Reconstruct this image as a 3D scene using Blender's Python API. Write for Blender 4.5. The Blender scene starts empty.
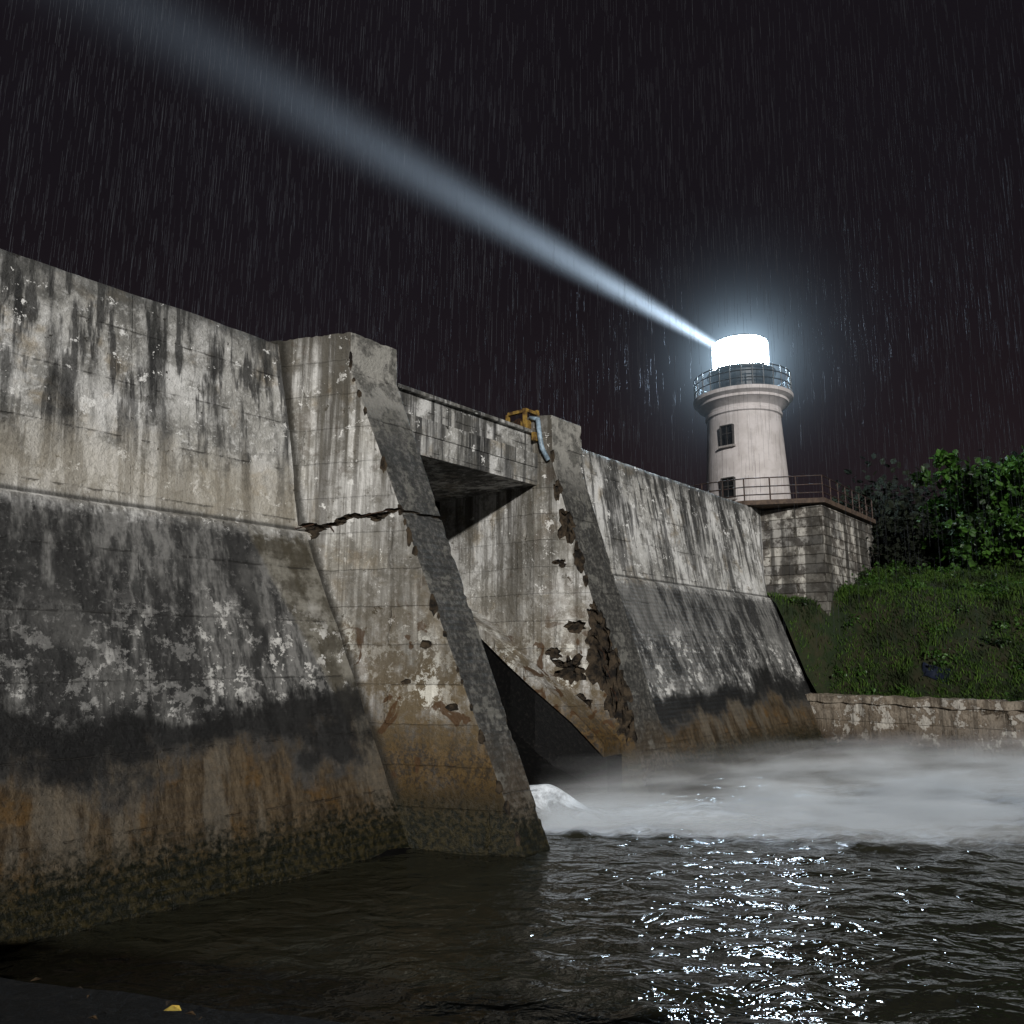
import bpy, bmesh, math, random
from mathutils import Vector, Matrix, noise
random.seed(7)
R = random.Random(11)
scene = bpy.context.scene
scene.view_settings.view_transform = 'Standard'
scene.view_settings.look = 'None'
scene.view_settings.exposure = 0

# ------------------------------------------------------------------ helpers
class NB:
    def __init__(s, mat_or_world):
        mat_or_world.use_nodes = True
        s.nt = mat_or_world.node_tree
        s.nt.nodes.clear()
    def n(s, t, **kw):
        nd = s.nt.nodes.new(t)
        for k, v in kw.items(): setattr(nd, k, v)
        return nd
    def put(s, sock, v):
        if isinstance(v, bpy.types.NodeSocket): s.nt.links.new(v, sock)
        elif isinstance(v, tuple) and len(v) == 3 and sock.type == 'RGBA': sock.default_value = (*v, 1)
        else: sock.default_value = v
    def m(s, op, a, b=0.0, c=None, clamp=False):
        nd = s.n('ShaderNodeMath', operation=op); nd.use_clamp = clamp
        s.put(nd.inputs[0], a); s.put(nd.inputs[1], b)
        if c is not None: s.put(nd.inputs[2], c)
        return nd.outputs[0]
    def mix(s, f, a, b, mode='MIX'):
        nd = s.n('ShaderNodeMix', data_type='RGBA', blend_type=mode)
        s.put(nd.inputs[0], f); s.put(nd.inputs[6], a); s.put(nd.inputs[7], b)
        return nd.outputs[2]
    def noise(s, vec, scale, detail=4, rough=0.55, dist=0.0):
        nd = s.n('ShaderNodeTexNoise')
        s.put(nd.inputs['Vector'], vec); nd.inputs['Scale'].default_value = scale
        nd.inputs['Detail'].default_value = detail; nd.inputs['Roughness'].default_value = rough
        nd.inputs['Distortion'].default_value = dist
        return nd.outputs['Fac']
    def ss(s, v, lo, hi, a=0.0, b=1.0):
        nd = s.n('ShaderNodeMapRange', interpolation_type='SMOOTHSTEP')
        s.put(nd.inputs[0], v); nd.inputs[1].default_value = lo; nd.inputs[2].default_value = hi
        nd.inputs[3].default_value = a; nd.inputs[4].default_value = b
        return nd.outputs[0]
    def vec(s, x, y, z):
        nd = s.n('ShaderNodeCombineXYZ'); s.put(nd.inputs[0], x); s.put(nd.inputs[1], y); s.put(nd.inputs[2], z)
        return nd.outputs[0]
    def obj(s):
        tc = s.n('ShaderNodeTexCoord'); sp = s.n('ShaderNodeSeparateXYZ')
        s.nt.links.new(tc.outputs['Object'], sp.inputs[0])
        return tc.outputs['Object'], sp.outputs[0], sp.outputs[1], sp.outputs[2]
    def bump(s, h, strength, dist, normal=None):
        nd = s.n('ShaderNodeBump'); s.put(nd.inputs['Height'], h)
        nd.inputs['Strength'].default_value = strength; nd.inputs['Distance'].default_value = dist
        if normal is not None: s.put(nd.inputs['Normal'], normal)
        return nd.outputs[0]
    def bsdf(s, col, rough, nrm=None, **kw):
        nd = s.n('ShaderNodeBsdfPrincipled')
        s.put(nd.inputs['Base Color'], col); s.put(nd.inputs['Roughness'], rough)
        if nrm is not None: s.put(nd.inputs['Normal'], nrm)
        for k, v in kw.items(): s.put(nd.inputs[k.replace('_', ' ')], v)
        return nd.outputs[0]
    def out(s, surf=None, vol=None):
        o = s.n('ShaderNodeOutputMaterial')
        if surf is not None: s.nt.links.new(surf, o.inputs[0])
        if vol is not None: s.nt.links.new(vol, o.inputs[1])

def new_mesh(name, verts, faces, mats=(), parent=None, smooth=False, mi=None):
    me = bpy.data.meshes.new(name)
    me.from_pydata([tuple(v) for v in verts], [], faces); me.update()
    ob = bpy.data.objects.new(name, me); scene.collection.objects.link(ob)
    for m_ in mats: me.materials.append(m_)
    if mi: 
        for p, i in zip(me.polygons, mi): p.material_index = i
    if smooth:
        for p in me.polygons: p.use_smooth = True
    if parent: ob.parent = parent
    return ob

def fix_normals(ob):
    bm = bmesh.new(); bm.from_mesh(ob.data)
    bmesh.ops.recalc_face_normals(bm, faces=bm.faces); bm.to_mesh(ob.data); bm.free()

class MB:
    def __init__(s): s.v = []; s.f = []; s.mi = []
    def add(s, vs, fs, mi=0):
        o = len(s.v); s.v += [Vector(v) for v in vs]
        for f in fs: s.f.append(tuple(i + o for i in f)); s.mi.append(mi)
    def box(s, c, d, rot=None, mi=0):
        vs = []
        for x in (-.5, .5):
            for y in (-.5, .5):
                for z in (-.5, .5):
                    p = Vector((x*d[0], y*d[1], z*d[2]))
                    if rot is not None: p = rot @ p
                    vs.append(p + Vector(c))
        s.add(vs, [(0,1,3,2),(4,6,7,5),(0,4,5,1),(2,3,7,6),(0,2,6,4),(1,5,7,3)], mi)
    def tube(s, pts, rad, n=8, mi=0, cap=True):
        pts = [Vector(p) for p in pts]
        if not hasattr(rad, '__len__'): rad = [rad]*len(pts)
        vs = []; fs = []
        for i, p in enumerate(pts):
            t = (pts[min(i+1, len(pts)-1)] - pts[max(i-1, 0)]).normalized()
            a = t.cross(Vector((0.13, 0.31, 1)) if abs(t.z) < .9 else Vector((1, .2, 0))).normalized()
            b = t.cross(a)
            for k in range(n):
                an = 2*math.pi*k/n
                vs.append(p + (a*math.cos(an) + b*math.sin(an))*rad[i])
        for i in range(len(pts)-1):
            for k in range(n):
                fs.append((i*n+k, i*n+(k+1) % n, (i+1)*n+(k+1) % n, (i+1)*n+k))
        if cap:
            fs.append(tuple(range(n-1, -1, -1))); fs.append(tuple((len(pts)-1)*n+k for k in range(n)))
        s.add(vs, fs, mi)
    def lathe(s, prof, n=48, mi=0, c=(0, 0, 0)):
        vs = []; fs = []
        for r, z in prof:
            for k in range(n):
                an = 2*math.pi*k/n
                vs.append((c[0]+r*math.cos(an), c[1]+r*math.sin(an), c[2]+z))
        for i in range(len(prof)-1):
            for k in range(n):
                fs.append((i*n+k, i*n+(k+1) % n, (i+1)*n+(k+1) % n, (i+1)*n+k))
        s.add(vs, fs, mi)
    def make(s, name, mats, parent=None, smooth=False):
        return new_mesh(name, s.v, s.f, mats, parent, smooth, s.mi)

def empty(name, loc=(0, 0, 0), rz=0):
    e = bpy.data.objects.new(name, None); scene.collection.objects.link(e)
    e.location = loc; e.rotation_euler = (0, 0, rz); e.empty_display_size = .5
    return e
def sst(a, b_, x):
    t = max(0, min(1, (x-a)/(b_-a))); return t*t*(3-2*t)

# ------------------------------------------------------------------ materials
def concrete(name, kind):
    mat = bpy.data.materials.new(name); b = NB(mat)
    P, X, Y, Z = b.obj()
    H = b.m('ADD', X, b.m('MULTIPLY', Y, .8))
    n1 = b.noise(P, .5, 4, .62); n2 = b.noise(P, 2.2, 5, .68); n3 = b.noise(P, 12, 5, .72)
    st = b.noise(b.vec(b.m('MULTIPLY', X, 1.6), b.m('MULTIPLY', Y, 1.2), b.m('MULTIPLY', Z, .085)), 1.0, 5, .62)
    st2 = b.noise(b.vec(b.m('MULTIPLY', X, 7), b.m('MULTIPLY', Y, 5), b.m('MULTIPLY', Z, .4)), 1.0, 5, .72)
    wob = b.m('ADD', b.m('MULTIPLY', b.m('SUBTRACT', n2, .5), 2.0), b.m('MULTIPLY', b.m('SUBTRACT', st2, .5), .9))
    zz = b.m('ADD', Z, wob)
    zb = b.m('ADD', Z, b.m('ADD', b.m('MULTIPLY', b.m('SUBTRACT', n1, .5), 2.6), b.m('MULTIPLY', wob, .5)))
    up = b.mix(b.ss(n1, .38, .62), (.64, .635, .615), (.39, .382, .355))
    up = b.mix(b.m('MULTIPLY', b.ss(n2, .46, .60), .8), up, (.20, .195, .178))
    up = b.mix(b.m('MULTIPLY', b.ss(n3, .53, .63), .55), up, (.76, .755, .735))
    up = b.mix(b.m('MULTIPLY', b.ss(b.noise(P, 1.1, 4, .65, .4), .54, .68), .4), up, (.33, .25, .14))
    topf = b.ss(Z, 3.8, 8.6, .5, 1.0)
    drip = b.m('MULTIPLY', b.ss(st, .46, .55), topf)
    drip = b.m('MULTIPLY', drip, b.ss(st2, .36, .56, .45, 1.0))
    up = b.mix(b.m('MULTIPLY', drip, .95), up, (.026, .026, .025))
    hair = b.m('MULTIPLY', b.ss(b.noise(b.vec(b.m('MULTIPLY', X, 4.6), b.m('MULTIPLY', Y, 3.2), b.m('MULTIPLY', Z, .11)), 1.0, 4, .62), .51, .60), topf)
    up = b.mix(b.m('MULTIPLY', hair, .88), up, (.024, .024, .024))
    if kind != 'beam': up = b.mix(b.m('MULTIPLY', b.ss(zz, 7.9, 8.9), .7), up, (.05, .05, .047))
    up = b.mix(b.ss(b.noise(P, 3.6, 5, .75), .64, .67), up, (.04, .038, .033))
    up = b.mix(b.ss(b.noise(P, 2.9, 5, .78, .2), .61, .64), up, (.74, .735, .71))
    lo = b.mix(b.ss(st2, .36, .60), (.055, .055, .053), (.20, .197, .187))
    lo = b.mix(b.m('MULTIPLY', b.ss(st, .46, .56), .88), lo, (.022, .022, .022))
    lo = b.mix(b.m('MULTIPLY', b.ss(n3, .56, .66), .45), lo, (.25, .247, .238))
    lo = b.mix(b.m('MULTIPLY', b.ss(n1, .52, .62), .4), lo, (.20, .197, .185))
    brown = b.mix(b.ss(st2, .35, .62), (.105, .078, .048), (.034, .024, .014))
    brown = b.mix(b.m('MULTIPLY', b.ss(n2, .50, .64), .8), brown, (.10, .056, .018))
    brown = b.mix(b.m('MULTIPLY', b.ss(st, .5, .58), .5), brown, (.14, .125, .10))
    moss = b.mix(b.ss(n3, .42, .62), (.005, .006, .003), (.030, .024, .009))
    white = (.62, .61, .58)
    wmask = b.m('MULTIPLY', b.ss(b.m('ADD', b.noise(P, 3.0, 6, .78), b.m('MULTIPLY', b.m('SUBTRACT', n1, .5), .25)), .535, .56), b.m('MULTIPLY', b.ss(zb, 1.9, 2.4), b.ss(zb, 3.1, 4.2, 1, 0)))
    wmask = b.m('MULTIPLY', wmask, b.ss(st, .40, .56, 1.0, .2))
    lowz = None
    if kind in ('wall', 'wall_far'):
        edge = b.m('ADD', X, b.m('ADD', b.m('MULTIPLY', Z, .43), b.m('MULTIPLY', b.m('SUBTRACT', n3, .5), .25)))
        f = b.ss(b.m('ADD', Z, b.m('ADD', b.m('MULTIPLY', b.m('SUBTRACT', n3, .5), .4), b.m('MULTIPLY', b.m('SUBTRACT', st2, .5), .4))), 4.92, 5.2, 1, 0)
        if kind == 'wall':
            strip = b.ss(edge, 9.32, 9.45)
            warm = b.m('MULTIPLY', b.ss(Z, 5.0, 5.5), b.ss(zz, 5.6, 6.8, 1, 0))
            up = b.mix(b.m('MULTIPLY', warm, .45), up, (.44, .39, .30))
            lo = b.mix(b.m('MULTIPLY', strip, .8), lo, b.mix(b.ss(n2, .4, .6), (.25, .235, .195), (.07, .06, .04)))
        col = b.mix(f, up, lo)
        lip = b.m('MULTIPLY', b.ss(Z, 5.19, 5.22), b.ss(Z, 5.24, 5.30, 1, 0))
        col = b.mix(b.m('MULTIPLY', lip, .75), col, (.03, .03, .028))
        col = b.mix(wmask, col, white)
        blk = b.m('MULTIPLY', b.ss(zb, 1.3, 1.8), b.ss(zb, 2.1, 2.5, 1, 0))
        col = b.mix(b.ss(zb, 1.3, 1.9, 1, 0), col, brown)
        col = b.mix(b.m('MULTIPLY', blk, .93), col, (.010, .010, .010))
        lowz = 1.0
    elif kind == 'pier':
        col = b.mix(.12, up, (.28, .225, .14))
        col = b.mix(b.m('MULTIPLY', b.ss(st2, .46, .62), .6), col, (.12, .11, .09))
        low_ = b.m('MULTIPLY', b.ss(zz, 1.9, 5.2, 1, 0), b.ss(n2, .36, .56))
        col = b.mix(b.m('MULTIPLY', low_, .85), col, (.10, .070, .032))
        col = b.mix(wmask, col, (.68, .67, .61))
        col = b.mix(b.m('MULTIPLY', b.ss(zz, 1.2, 2.5, 1, 0), .93), col, b.mix(b.ss(n3, .4, .6), (.095, .056, .016), (.020, .013, .006)))
        spots = b.ss(b.noise(P, 1.7, 3, .55, 1.0), .60, .63)
        col = b.mix(b.m('MULTIPLY', spots, b.ss(Z, 3.0, 4.4, .9, .2)), col, (.06, .030, .011))
        # darker joint line along the corner where the pier meets the wall
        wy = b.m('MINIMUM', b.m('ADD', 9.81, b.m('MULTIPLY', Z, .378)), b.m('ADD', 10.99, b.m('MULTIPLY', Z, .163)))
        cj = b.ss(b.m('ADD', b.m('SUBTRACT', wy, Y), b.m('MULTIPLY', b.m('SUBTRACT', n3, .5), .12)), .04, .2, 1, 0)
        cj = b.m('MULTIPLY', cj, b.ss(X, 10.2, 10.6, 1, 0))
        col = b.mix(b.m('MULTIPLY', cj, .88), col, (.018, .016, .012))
        lowz = 1.2
    elif kind == 'pier_front':
        col = b.mix(b.ss(n3, .42, .66), (.045, .044, .041), (.15, .145, .13))
        col = b.mix(b.m('MULTIPLY', b.ss(st2, .45, .6), .6), col, (.028, .028, .026))
        col = b.mix(b.m('MULTIPLY', b.ss(Z, 6.6, 8.2), b.ss(n2, .62, .45)), col, (.32, .31, .28))
        col = b.mix(b.m('MULTIPLY', b.ss(n2, .56, .62), .5), col, (.22, .215, .19))
        col = b.mix(b.m('MULTIPLY', b.ss(zz, .8, 2, 1, 0), .5), col, (.07, .045, .02))
        lowz = .9
    elif kind == 'beam':
        col = b.mix(b.m('MULTIPLY', b.ss(n2, .45, .6), .4), up, (.15, .145, .13))
        col = b.mix(b.m('MULTIPLY', b.ss(zz, 8.15, 8.6), .5), col, (.07, .068, .06))
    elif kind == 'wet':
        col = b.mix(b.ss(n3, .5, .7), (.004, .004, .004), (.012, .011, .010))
    elif kind == 'stone':
        col = b.mix(b.ss(n2, .42, .56), (.46, .445, .415), (.11, .10, .09))
        col = b.mix(b.m('MULTIPLY', b.ss(st, .46, .56), .85), col, (.05, .046, .04))
    elif kind == 'quay':
        col = b.mix(b.ss(n2, .4, .6), (.36, .31, .25), (.12, .085, .055))
        col = b.mix(b.ss(b.noise(P, 2.2, 5, .7), .53, .58), col, (.54, .51, .46))
        col = b.mix(b.m('MULTIPLY', b.ss(st2, .5, .6), .6), col, (.05, .04, .03))
        col = b.mix(b.ss(zz, .1, 1.1, 1, 0), col, (.045, .028, .014)); lowz = .3
    elif kind == 'bank':
        col = b.mix(b.ss(n3, .5, .7), (.005, .005, .005), (.02, .018, .016))
    if lowz: col = b.mix(b.ss(b.m('ADD', Z, b.m('MULTIPLY', b.m('SUBTRACT', n3, .5), 1.6)), lowz*.35, lowz, 1, 0), col, moss)
    h = b.m('ADD', b.m('MULTIPLY', n3, 1.1), b.m('MULTIPLY', n2, 1.0))
    zj = b.m('ADD', Z, b.m('MULTIPLY', b.m('SUBTRACT', n2, .5), .09))
    if kind in ('pier', 'stone', 'quay'):
        bw, bh = {'pier': (1.15, .64), 'stone': (.75, .36), 'quay': (1.6, .9)}[kind]
        br = b.n('ShaderNodeTexBrick'); b.put(br.inputs['Vector'], b.vec(b.m('ADD', H, b.m('MULTIPLY', b.m('SUBTRACT', n2, .5), .2 if kind == 'stone' else .12)), zj, 0.0))
        br.inputs['Scale'].default_value = 1; br.inputs['Mortar Size'].default_value = .010 if kind != 'stone' else .022
        br.inputs['Mortar Smooth'].default_value = .5
        br.inputs['Brick Width'].default_value = bw; br.inputs['Row Height'].default_value = bh
        br.inputs['Color1'].default_value = (.6, .6, .6, 1); br.inputs['Color2'].default_value = (1.15, 1.13, 1.08, 1)
        br.inputs['Mortar'].default_value = (.4, .38, .34, 1)
        amt = .95 if kind != 'pier' else b.m('MULTIPLY', b.ss(n1, .4, .62), .6)
        col = b.mix(amt, col, b.mix(1.0, col, br.outputs['Color'], 'MULTIPLY'))
        h = b.m('SUBTRACT', h, b.m('MULTIPLY', br.outputs['Fac'], .6 if kind == 'pier' else 1.3))
    elif kind in ('wall', 'wall_far', 'beam', 'pier_front'):
        fr = b.m('PINGPONG', zj, .45); seam = b.ss(fr, .0, .018, 1, 0)
        fx = b.m('PINGPONG', b.m('ADD', X, b.m('MULTIPLY', n2, .12)), 2.7); seamx = b.m('MULTIPLY', b.ss(fx, 0, .012, 1, 0), .35)
        sm = b.m('MULTIPLY', b.m('MAXIMUM', seam, seamx), b.ss(n2, .42, .6, .05, .8))
        col = b.mix(b.m('MULTIPLY', sm, .6), col, (.03, .028, .025))
        fine = b.m('PINGPONG', b.m('ADD', Z, b.m('MULTIPLY', n3, .03)), .055)
        h = b.m('ADD', b.m('SUBTRACT', h, sm), b.m('MULTIPLY', fine, b.ss(Z, 5.0, 5.3, 11.0, 1.2)))
    rough = b.ss(n2, .3, .7, .5, .85) if kind != 'wet' else .6
    if kind in ('wall', 'wall_far', 'pier', 'pier_front'):
        rough = b.m('MULTIPLY', rough, b.ss(Z, 0.2, 2.2, .7, 1.0))
    nrm = b.bump(h, .9 if kind != 'wet' else .4, .04)
    b.out(b.bsdf(col, rough, nrm, Specular_IOR_Level=.22 if kind != 'wet' else .08))
    return mat

def simple(name, c1, c2, scale=6, rough=.6, metal=0.0, bump=.3, dist=.01):
    mat = bpy.data.materials.new(name); b = NB(mat)
    P, X, Y, Z = b.obj(); nz = b.noise(P, scale, 5, .65)
    b.out(b.bsdf(b.mix(b.ss(nz, .38, .64), c1, c2), rough, b.bump(nz, bump, dist), Metallic=metal, Specular_IOR_Level=.3))
    return mat

M_wall = concrete('weathered_dam_concrete', 'wall')
M_far = concrete('weathered_dam_concrete_far', 'wall_far')
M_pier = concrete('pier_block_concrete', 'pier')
M_pf = concrete('pier_face_concrete', 'pier_front')
M_beam = concrete('bridge_concrete', 'beam')
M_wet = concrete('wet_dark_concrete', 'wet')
M_stone = concrete('stone_masonry', 'stone')
M_quay = concrete('quay_masonry', 'quay')
M_bank = concrete('dark_bank_concrete', 'bank')
M_rust = simple('rusty_steel', (.06, .028, .014), (.02, .014, .012), 20, .7, .3)
M_rail = simple('railing_iron', (.03, .026, .025), (.07, .04, .03), 15, .55, .4)
M_yellow = simple('yellow_painted_steel', (.30, .19, .045), (.06, .032, .015), 5, .6)
M_pipe = simple('pale_blue_paint', (.30, .40, .48), (.14, .19, .23), 9, .4)
M_black = simple('black_iron', (.012, .014, .016), (.025, .03, .033), 8, .45)
M_glassd = simple('dark_window_glass', (.006, .007, .008), (.014, .015, .016), 3, .25)
M_frame = simple('dark_window_frame', (.035, .035, .036), (.06, .055, .05), 12, .6)
M_sill = simple('window_sill_stone', (.22, .20, .19), (.3, .28, .26), 12, .8)
M_tarp = simple('blue_tarpaulin', (.006, .009, .018), (.010, .014, .028), 5, .4)
M_leafy = simple('yellow_leaf', (.55, .42, .08), (.38, .24, .05), 30, .6)

# ------------------------------------------------------------------ dam
PHI = math.radians(50.2)
dam = empty('concrete_dam', (0, 0, 0), PHI)

def wall(name, s0, s1, mat, toe=9.84, seed=0, rag=1.0):
    prof = []
    def seg(a, b, step):
        n_ = max(1, int(math.dist(a, b)/step))
        for i in range(n_): prof.append((a[0]+(b[0]-a[0])*i/n_, a[1]+(b[1]-a[1])*i/n_))
    seg((toe-.6, -1.5), (11.74, 5.16), .14)
    seg((11.74, 5.16), (11.86, 5.21), 1)
    seg((11.86, 5.21), (12.42, 8.78), .14)
    seg((12.42, 8.78), (13.5, 8.78), .3)
    prof.append((13.5, 8.78)); prof.append((13.6, -1.5))
    nfr = len(prof)
    ns = int((s1-s0)/.14)
    vs = []; fs = []
    for i in range(ns+1):
        s_ = s0 + (s1-s0)*i/ns
        for j, (y, z) in enumerate(prof):
            d = noise.fractal(Vector((s_*.5+seed, y*.5, z*.5)), 1, 2, 4)*.04*rag + noise.fractal(Vector((s_*2.5, y*2.5+seed, z*2.5)), 1, 2, 3)*.016
            dz = 0
            if z > 8.6 and j < nfr-1:
                e = noise.noise(Vector((s_*3.1, 4+seed, 0)))
                dz = (noise.noise(Vector((s_*.9, 1+seed, 0)))*.02 - max(0, e-.3)*.13)*rag
            vs.append((s_, y-d if j < nfr-1 else y, z+dz))
    for i in range(ns):
        for j in range(nfr):
            k = (j+1) % nfr
            fs.append((i*nfr+j, (i+1)*nfr+j, (i+1)*nfr+k, i*nfr+k))
    fs.append(tuple(range(nfr))); fs.append(tuple(ns*nfr+j for j in range(nfr-1, -1, -1)))
    ob = new_mesh(name, vs, fs, [mat], dam, True); fix_normals(ob)
    return ob
wall('gravity_wall_near', -16, 9.36, M_wall, seed=3)
wall('gravity_wall_far', 16.2, 29.35, M_far, seed=9, rag=.5)
mb = MB(); mb.box((30.4, 12.9, 6.3), (2.2, 1.1, 4.92)); mb.make('wall_return', [M_far], dam)

def blob_mesh(cuts, mats):
    bm = bmesh.new()
    for (c, r, sc) in cuts:
        ret = bmesh.ops.create_icosphere(bm, subdivisions=4 if r > .3 else (3 if r > .14 else 2), radius=1)
        off = R.random()*50; am = 1.0 if r < .14 else 1.5
        for v in ret['verts']:
            q = v.co
            d = 1+am*(.45*noise.noise(q*1.7+Vector((off, 0, 0))) + .3*noise.noise(q*4+Vector((0, off, 0)))) + (.18*noise.noise(q*9+Vector((0, 0, off))) if r > .14 else 0)
            v.co = Vector((v.co.x*sc[0], v.co.y*sc[1], v.co.z*sc[2]))*r*max(d, .25) + Vector(c)
    me = bpy.data.meshes.new('cut'); bm.to_mesh(me); bm.free()
    for m_ in mats: me.materials.append(m_)
    for p in me.polygons: p.material_index = 2
    ob = bpy.data.objects.new('cut', me); scene.collection.objects.link(ob)
    return ob

def pier(name, prof, sl, sr, front_n, cuts):
    n = len(prof)
    vs = [(sl(y), y, z) for y, z in prof] + [(sr(y), y, z) for y, z in prof]
    fs = [tuple(range(n)), tuple(range(2*n-1, n-1, -1))]; mi = [0, 0]
    for i in range(n):
        k = (i+1) % n
        fs.append((i, k, n+k, n+i)); mi.append(1 if i < front_n else 0)
    mats = [M_pier, M_pf, M_crum]
    ob = new_mesh(name, vs, fs, mats, None, False, mi); fix_normals(ob)
    bv = ob.modifiers.new('b', 'BEVEL'); bv.width = .03; bv.segments = 2; bv.limit_method = 'ANGLE'
    if cuts:
        co = blob_mesh(cuts, mats)
        md = ob.modifiers.new('x', 'BOOLEAN'); md.operation = 'DIFFERENCE'; md.object = co; md.solver = 'EXACT'; md.use_self = True
    bpy.context.view_layer.update()
    dg = bpy.context.evaluated_depsgraph_get()
    me = bpy.data.meshes.new_from_object(ob.evaluated_get(dg))
    ob.modifiers.clear(); ob.data = me
    if cuts: bpy.data.objects.remove(co)
    ob.parent = dam
    return ob
M_crum = simple('broken_concrete', (.050, .036, .022), (.005, .004, .003), 4, .95, 0, 1.0, .08)

# pier near
sl1 = lambda y: 10.02-.45*(y-8.09)
sr1 = lambda y: 9.83-.29*(y-11.05)
def fy1(z): return 8.09 + (11.05-8.09)*z/8.14
prof1 = [(fy1(-1.5), -1.5), (8.09, 0), (11.05, 8.14), (11.07, 8.87), (15, 8.87), (15, -1.5)]
cuts = []
for i in range(44):
    z = R.uniform(.1, 8.6); y = fy1(min(z, 8.14)); s_ = R.choice((sl1, sr1))(y)
    cuts.append(((s_, y, z), R.uniform(.03, .085), (1, .8, R.uniform(1, 3.2))))
for i in range(12):
    y = R.uniform(11.1, 12.3); cuts.append(((sl1(y), y, 8.9), R.uniform(.04, .1), (1, 2, .7)))
for i in range(6):
    s_ = R.uniform(sl1(11.05), sr1(11.05)); cuts.append(((s_, 11.06, 8.9), R.uniform(.05, .1), (2, 1, .7)))
crack = []
for i in range(38):
    t = i/37; y = 12.05+(fy1(5.45)-12.05)*t
    z = 5.12 + .36*t**.6 + R.uniform(-.025, .025)+.05*math.sin(t*14)+.03*math.sin(t*37)
    crack.append((sl1(y), y, z))
    cuts.append(((sl1(y), y, z), R.uniform(.075, .105)*(1.3-.5*t), (1.2, 1.3, R.uniform(.25, .55))))
for i in range(12):
    t = i/11; s_ = sl1(fy1(5.5))+(sr1(fy1(5.5))-sl1(fy1(5.5)))*t
    cuts.append(((s_, fy1(5.5), 5.47+R.uniform(-.02, .02)), R.uniform(.05, .07), (1.8, .9, .4)))
for y, z, r in ((11.65, 5.2, .22), (11.8, 5.05, .16), (9.6, 3.2, .13), (9.9, 2.6, .1), (9.15, 2.2, .12)):
    cuts.append(((sl1(y)-.03, y, z), r, (.6, 1.2, .6)))
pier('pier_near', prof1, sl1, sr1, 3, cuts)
mb = MB()
mb.tube([(crack[2][0]-.02, crack[2][1], crack[2][2]+.05), (crack[4][0]-.10, crack[4][1], crack[4][2]-.03), (crack[9][0]-.03, crack[9][1], crack[9][2]+.04)], .011, 6)
mb.tube([(crack[24][0]+.02, crack[24][1], crack[24][2]), (crack[28][0]-.05, crack[28][1], crack[28][2]+.03), (crack[33][0]+.02, crack[33][1], crack[33][2])], .010, 6)
mb.tube([(crack[13][0]+.02, crack[13][1], crack[13][2]), (crack[15][0]-.06, crack[15][1], crack[15][2]-.05), (crack[16][0]-.05, crack[16][1], crack[16][2]-.14)], .010, 6)
mb.make('exposed_rebar', [M_rust], dam)

# pier far
sl2 = lambda y: 16.1-.53*(y-9.45)
sr2 = lambda y: 16.4-.6*(y-11.3)
def fy2(z): return 9.45 + (11.3-9.45)*z/7.6
prof2 = [(fy2(-1.5), -1.5), (9.45, 0), (11.3, 7.6), (11.32, 8.87), (11.75, 8.87), (11.75, -1.5)]
cuts = []
for i in range(26):
    z = R.uniform(.1, 8.6); y = fy2(min(z, 7.6)); s_ = R.choice((sl2, sr2))(y)
    cuts.append(((s_, y, z), R.uniform(.04, .1), (1, .8, R.uniform(1, 2.8))))
for z, r in ((4.1, .16), (3.55, .38), (2.95, .50), (2.2, .46), (1.55, .34), (6.1, .3), (5.3, .22), (4.8, .13), (7.0, .16)):
    y = fy2(z); cuts.append(((sl2(y)+R.uniform(-.05, .03), y+R.uniform(-.02, .1), z), r, (.8, .7, 1.35)))
for y, z, r in ((10.95, 2.75, .36), (10.8, 1.95, .30), (10.8, 3.7, .22), (11.25, 3.1, .17), (11.1, 5.2, .15)):
    cuts.append(((sl2(y)-.05, y, z), r, (.7, 1.3, .8)))
pier('pier_far', prof2, sl2, sr2, 3, cuts)
mb = MB(); mb.box((15.6, 13.9, 3.685), (1.38, 4.3, 10.37))
mb.make('pier_far_rear', [M_pier], dam)
mb = MB()
for z0, dy in ((3.1, .0), (2.7, .05), (2.2, .02)):
    y = fy2(z0)+.1
    mb.tube([(sl2(y)+.2, y+.25, z0+.1), (sl2(y)+.0, y-.02+dy, z0), (sl2(y)-.08, y-.1, z0-.18)], .013, 6)
mb.make('exposed_rebar_far', [M_rust], dam)

# bridge
mb = MB()
mb.box((12.2, 13.4, 7.32), (5.9, 3.5, .44))
mb.box((12.2, 11.8, 7.72), (5.6, .34, .36))
mb.box((12.2, 11.9, 8.15), (5.6, .26, .5))
mb.box((12.2, 11.86, 8.44), (5.6, .38, .09))
ob = mb.make('bridge_deck', [M_beam], dam)
bv = ob.modifiers.new('b', 'BEVEL'); bv.width = .02; bv.segments = 2
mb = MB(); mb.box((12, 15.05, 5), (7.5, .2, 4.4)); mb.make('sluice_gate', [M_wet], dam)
prof = [(15.4, 3.1), (14.2, 3.15), (13.4, 2.8), (12.6, 2.1), (11.8, 1.3), (11.0, .6), (10.3, .2), (9.6, -.05), (8.9, -.35), (8.0, -.7)]
vs = []; fs = []
ns = 40
fine = []
for i in range(len(prof)-1):
    for k in range(6):
        t = k/6; fine.append((prof[i][0]*(1-t)+prof[i+1][0]*t, prof[i][1]*(1-t)+prof[i+1][1]*t))
for i in range(ns+1):
    for (y, z) in fine:
        s_ = 8.2 + 8*i/ns
        vs.append((s_, y, z+.05*noise.fractal(Vector((s_*1.5, y*.7, z)), 1, 2, 4)))
nf = len(fine)
for i in range(ns):
    for j in range(nf-1): fs.append((i*nf+j, (i+1)*nf+j, (i+1)*nf+j+1, i*nf+j+1))
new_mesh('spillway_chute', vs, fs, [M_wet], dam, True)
mb = MB(); ms = MB()
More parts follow.
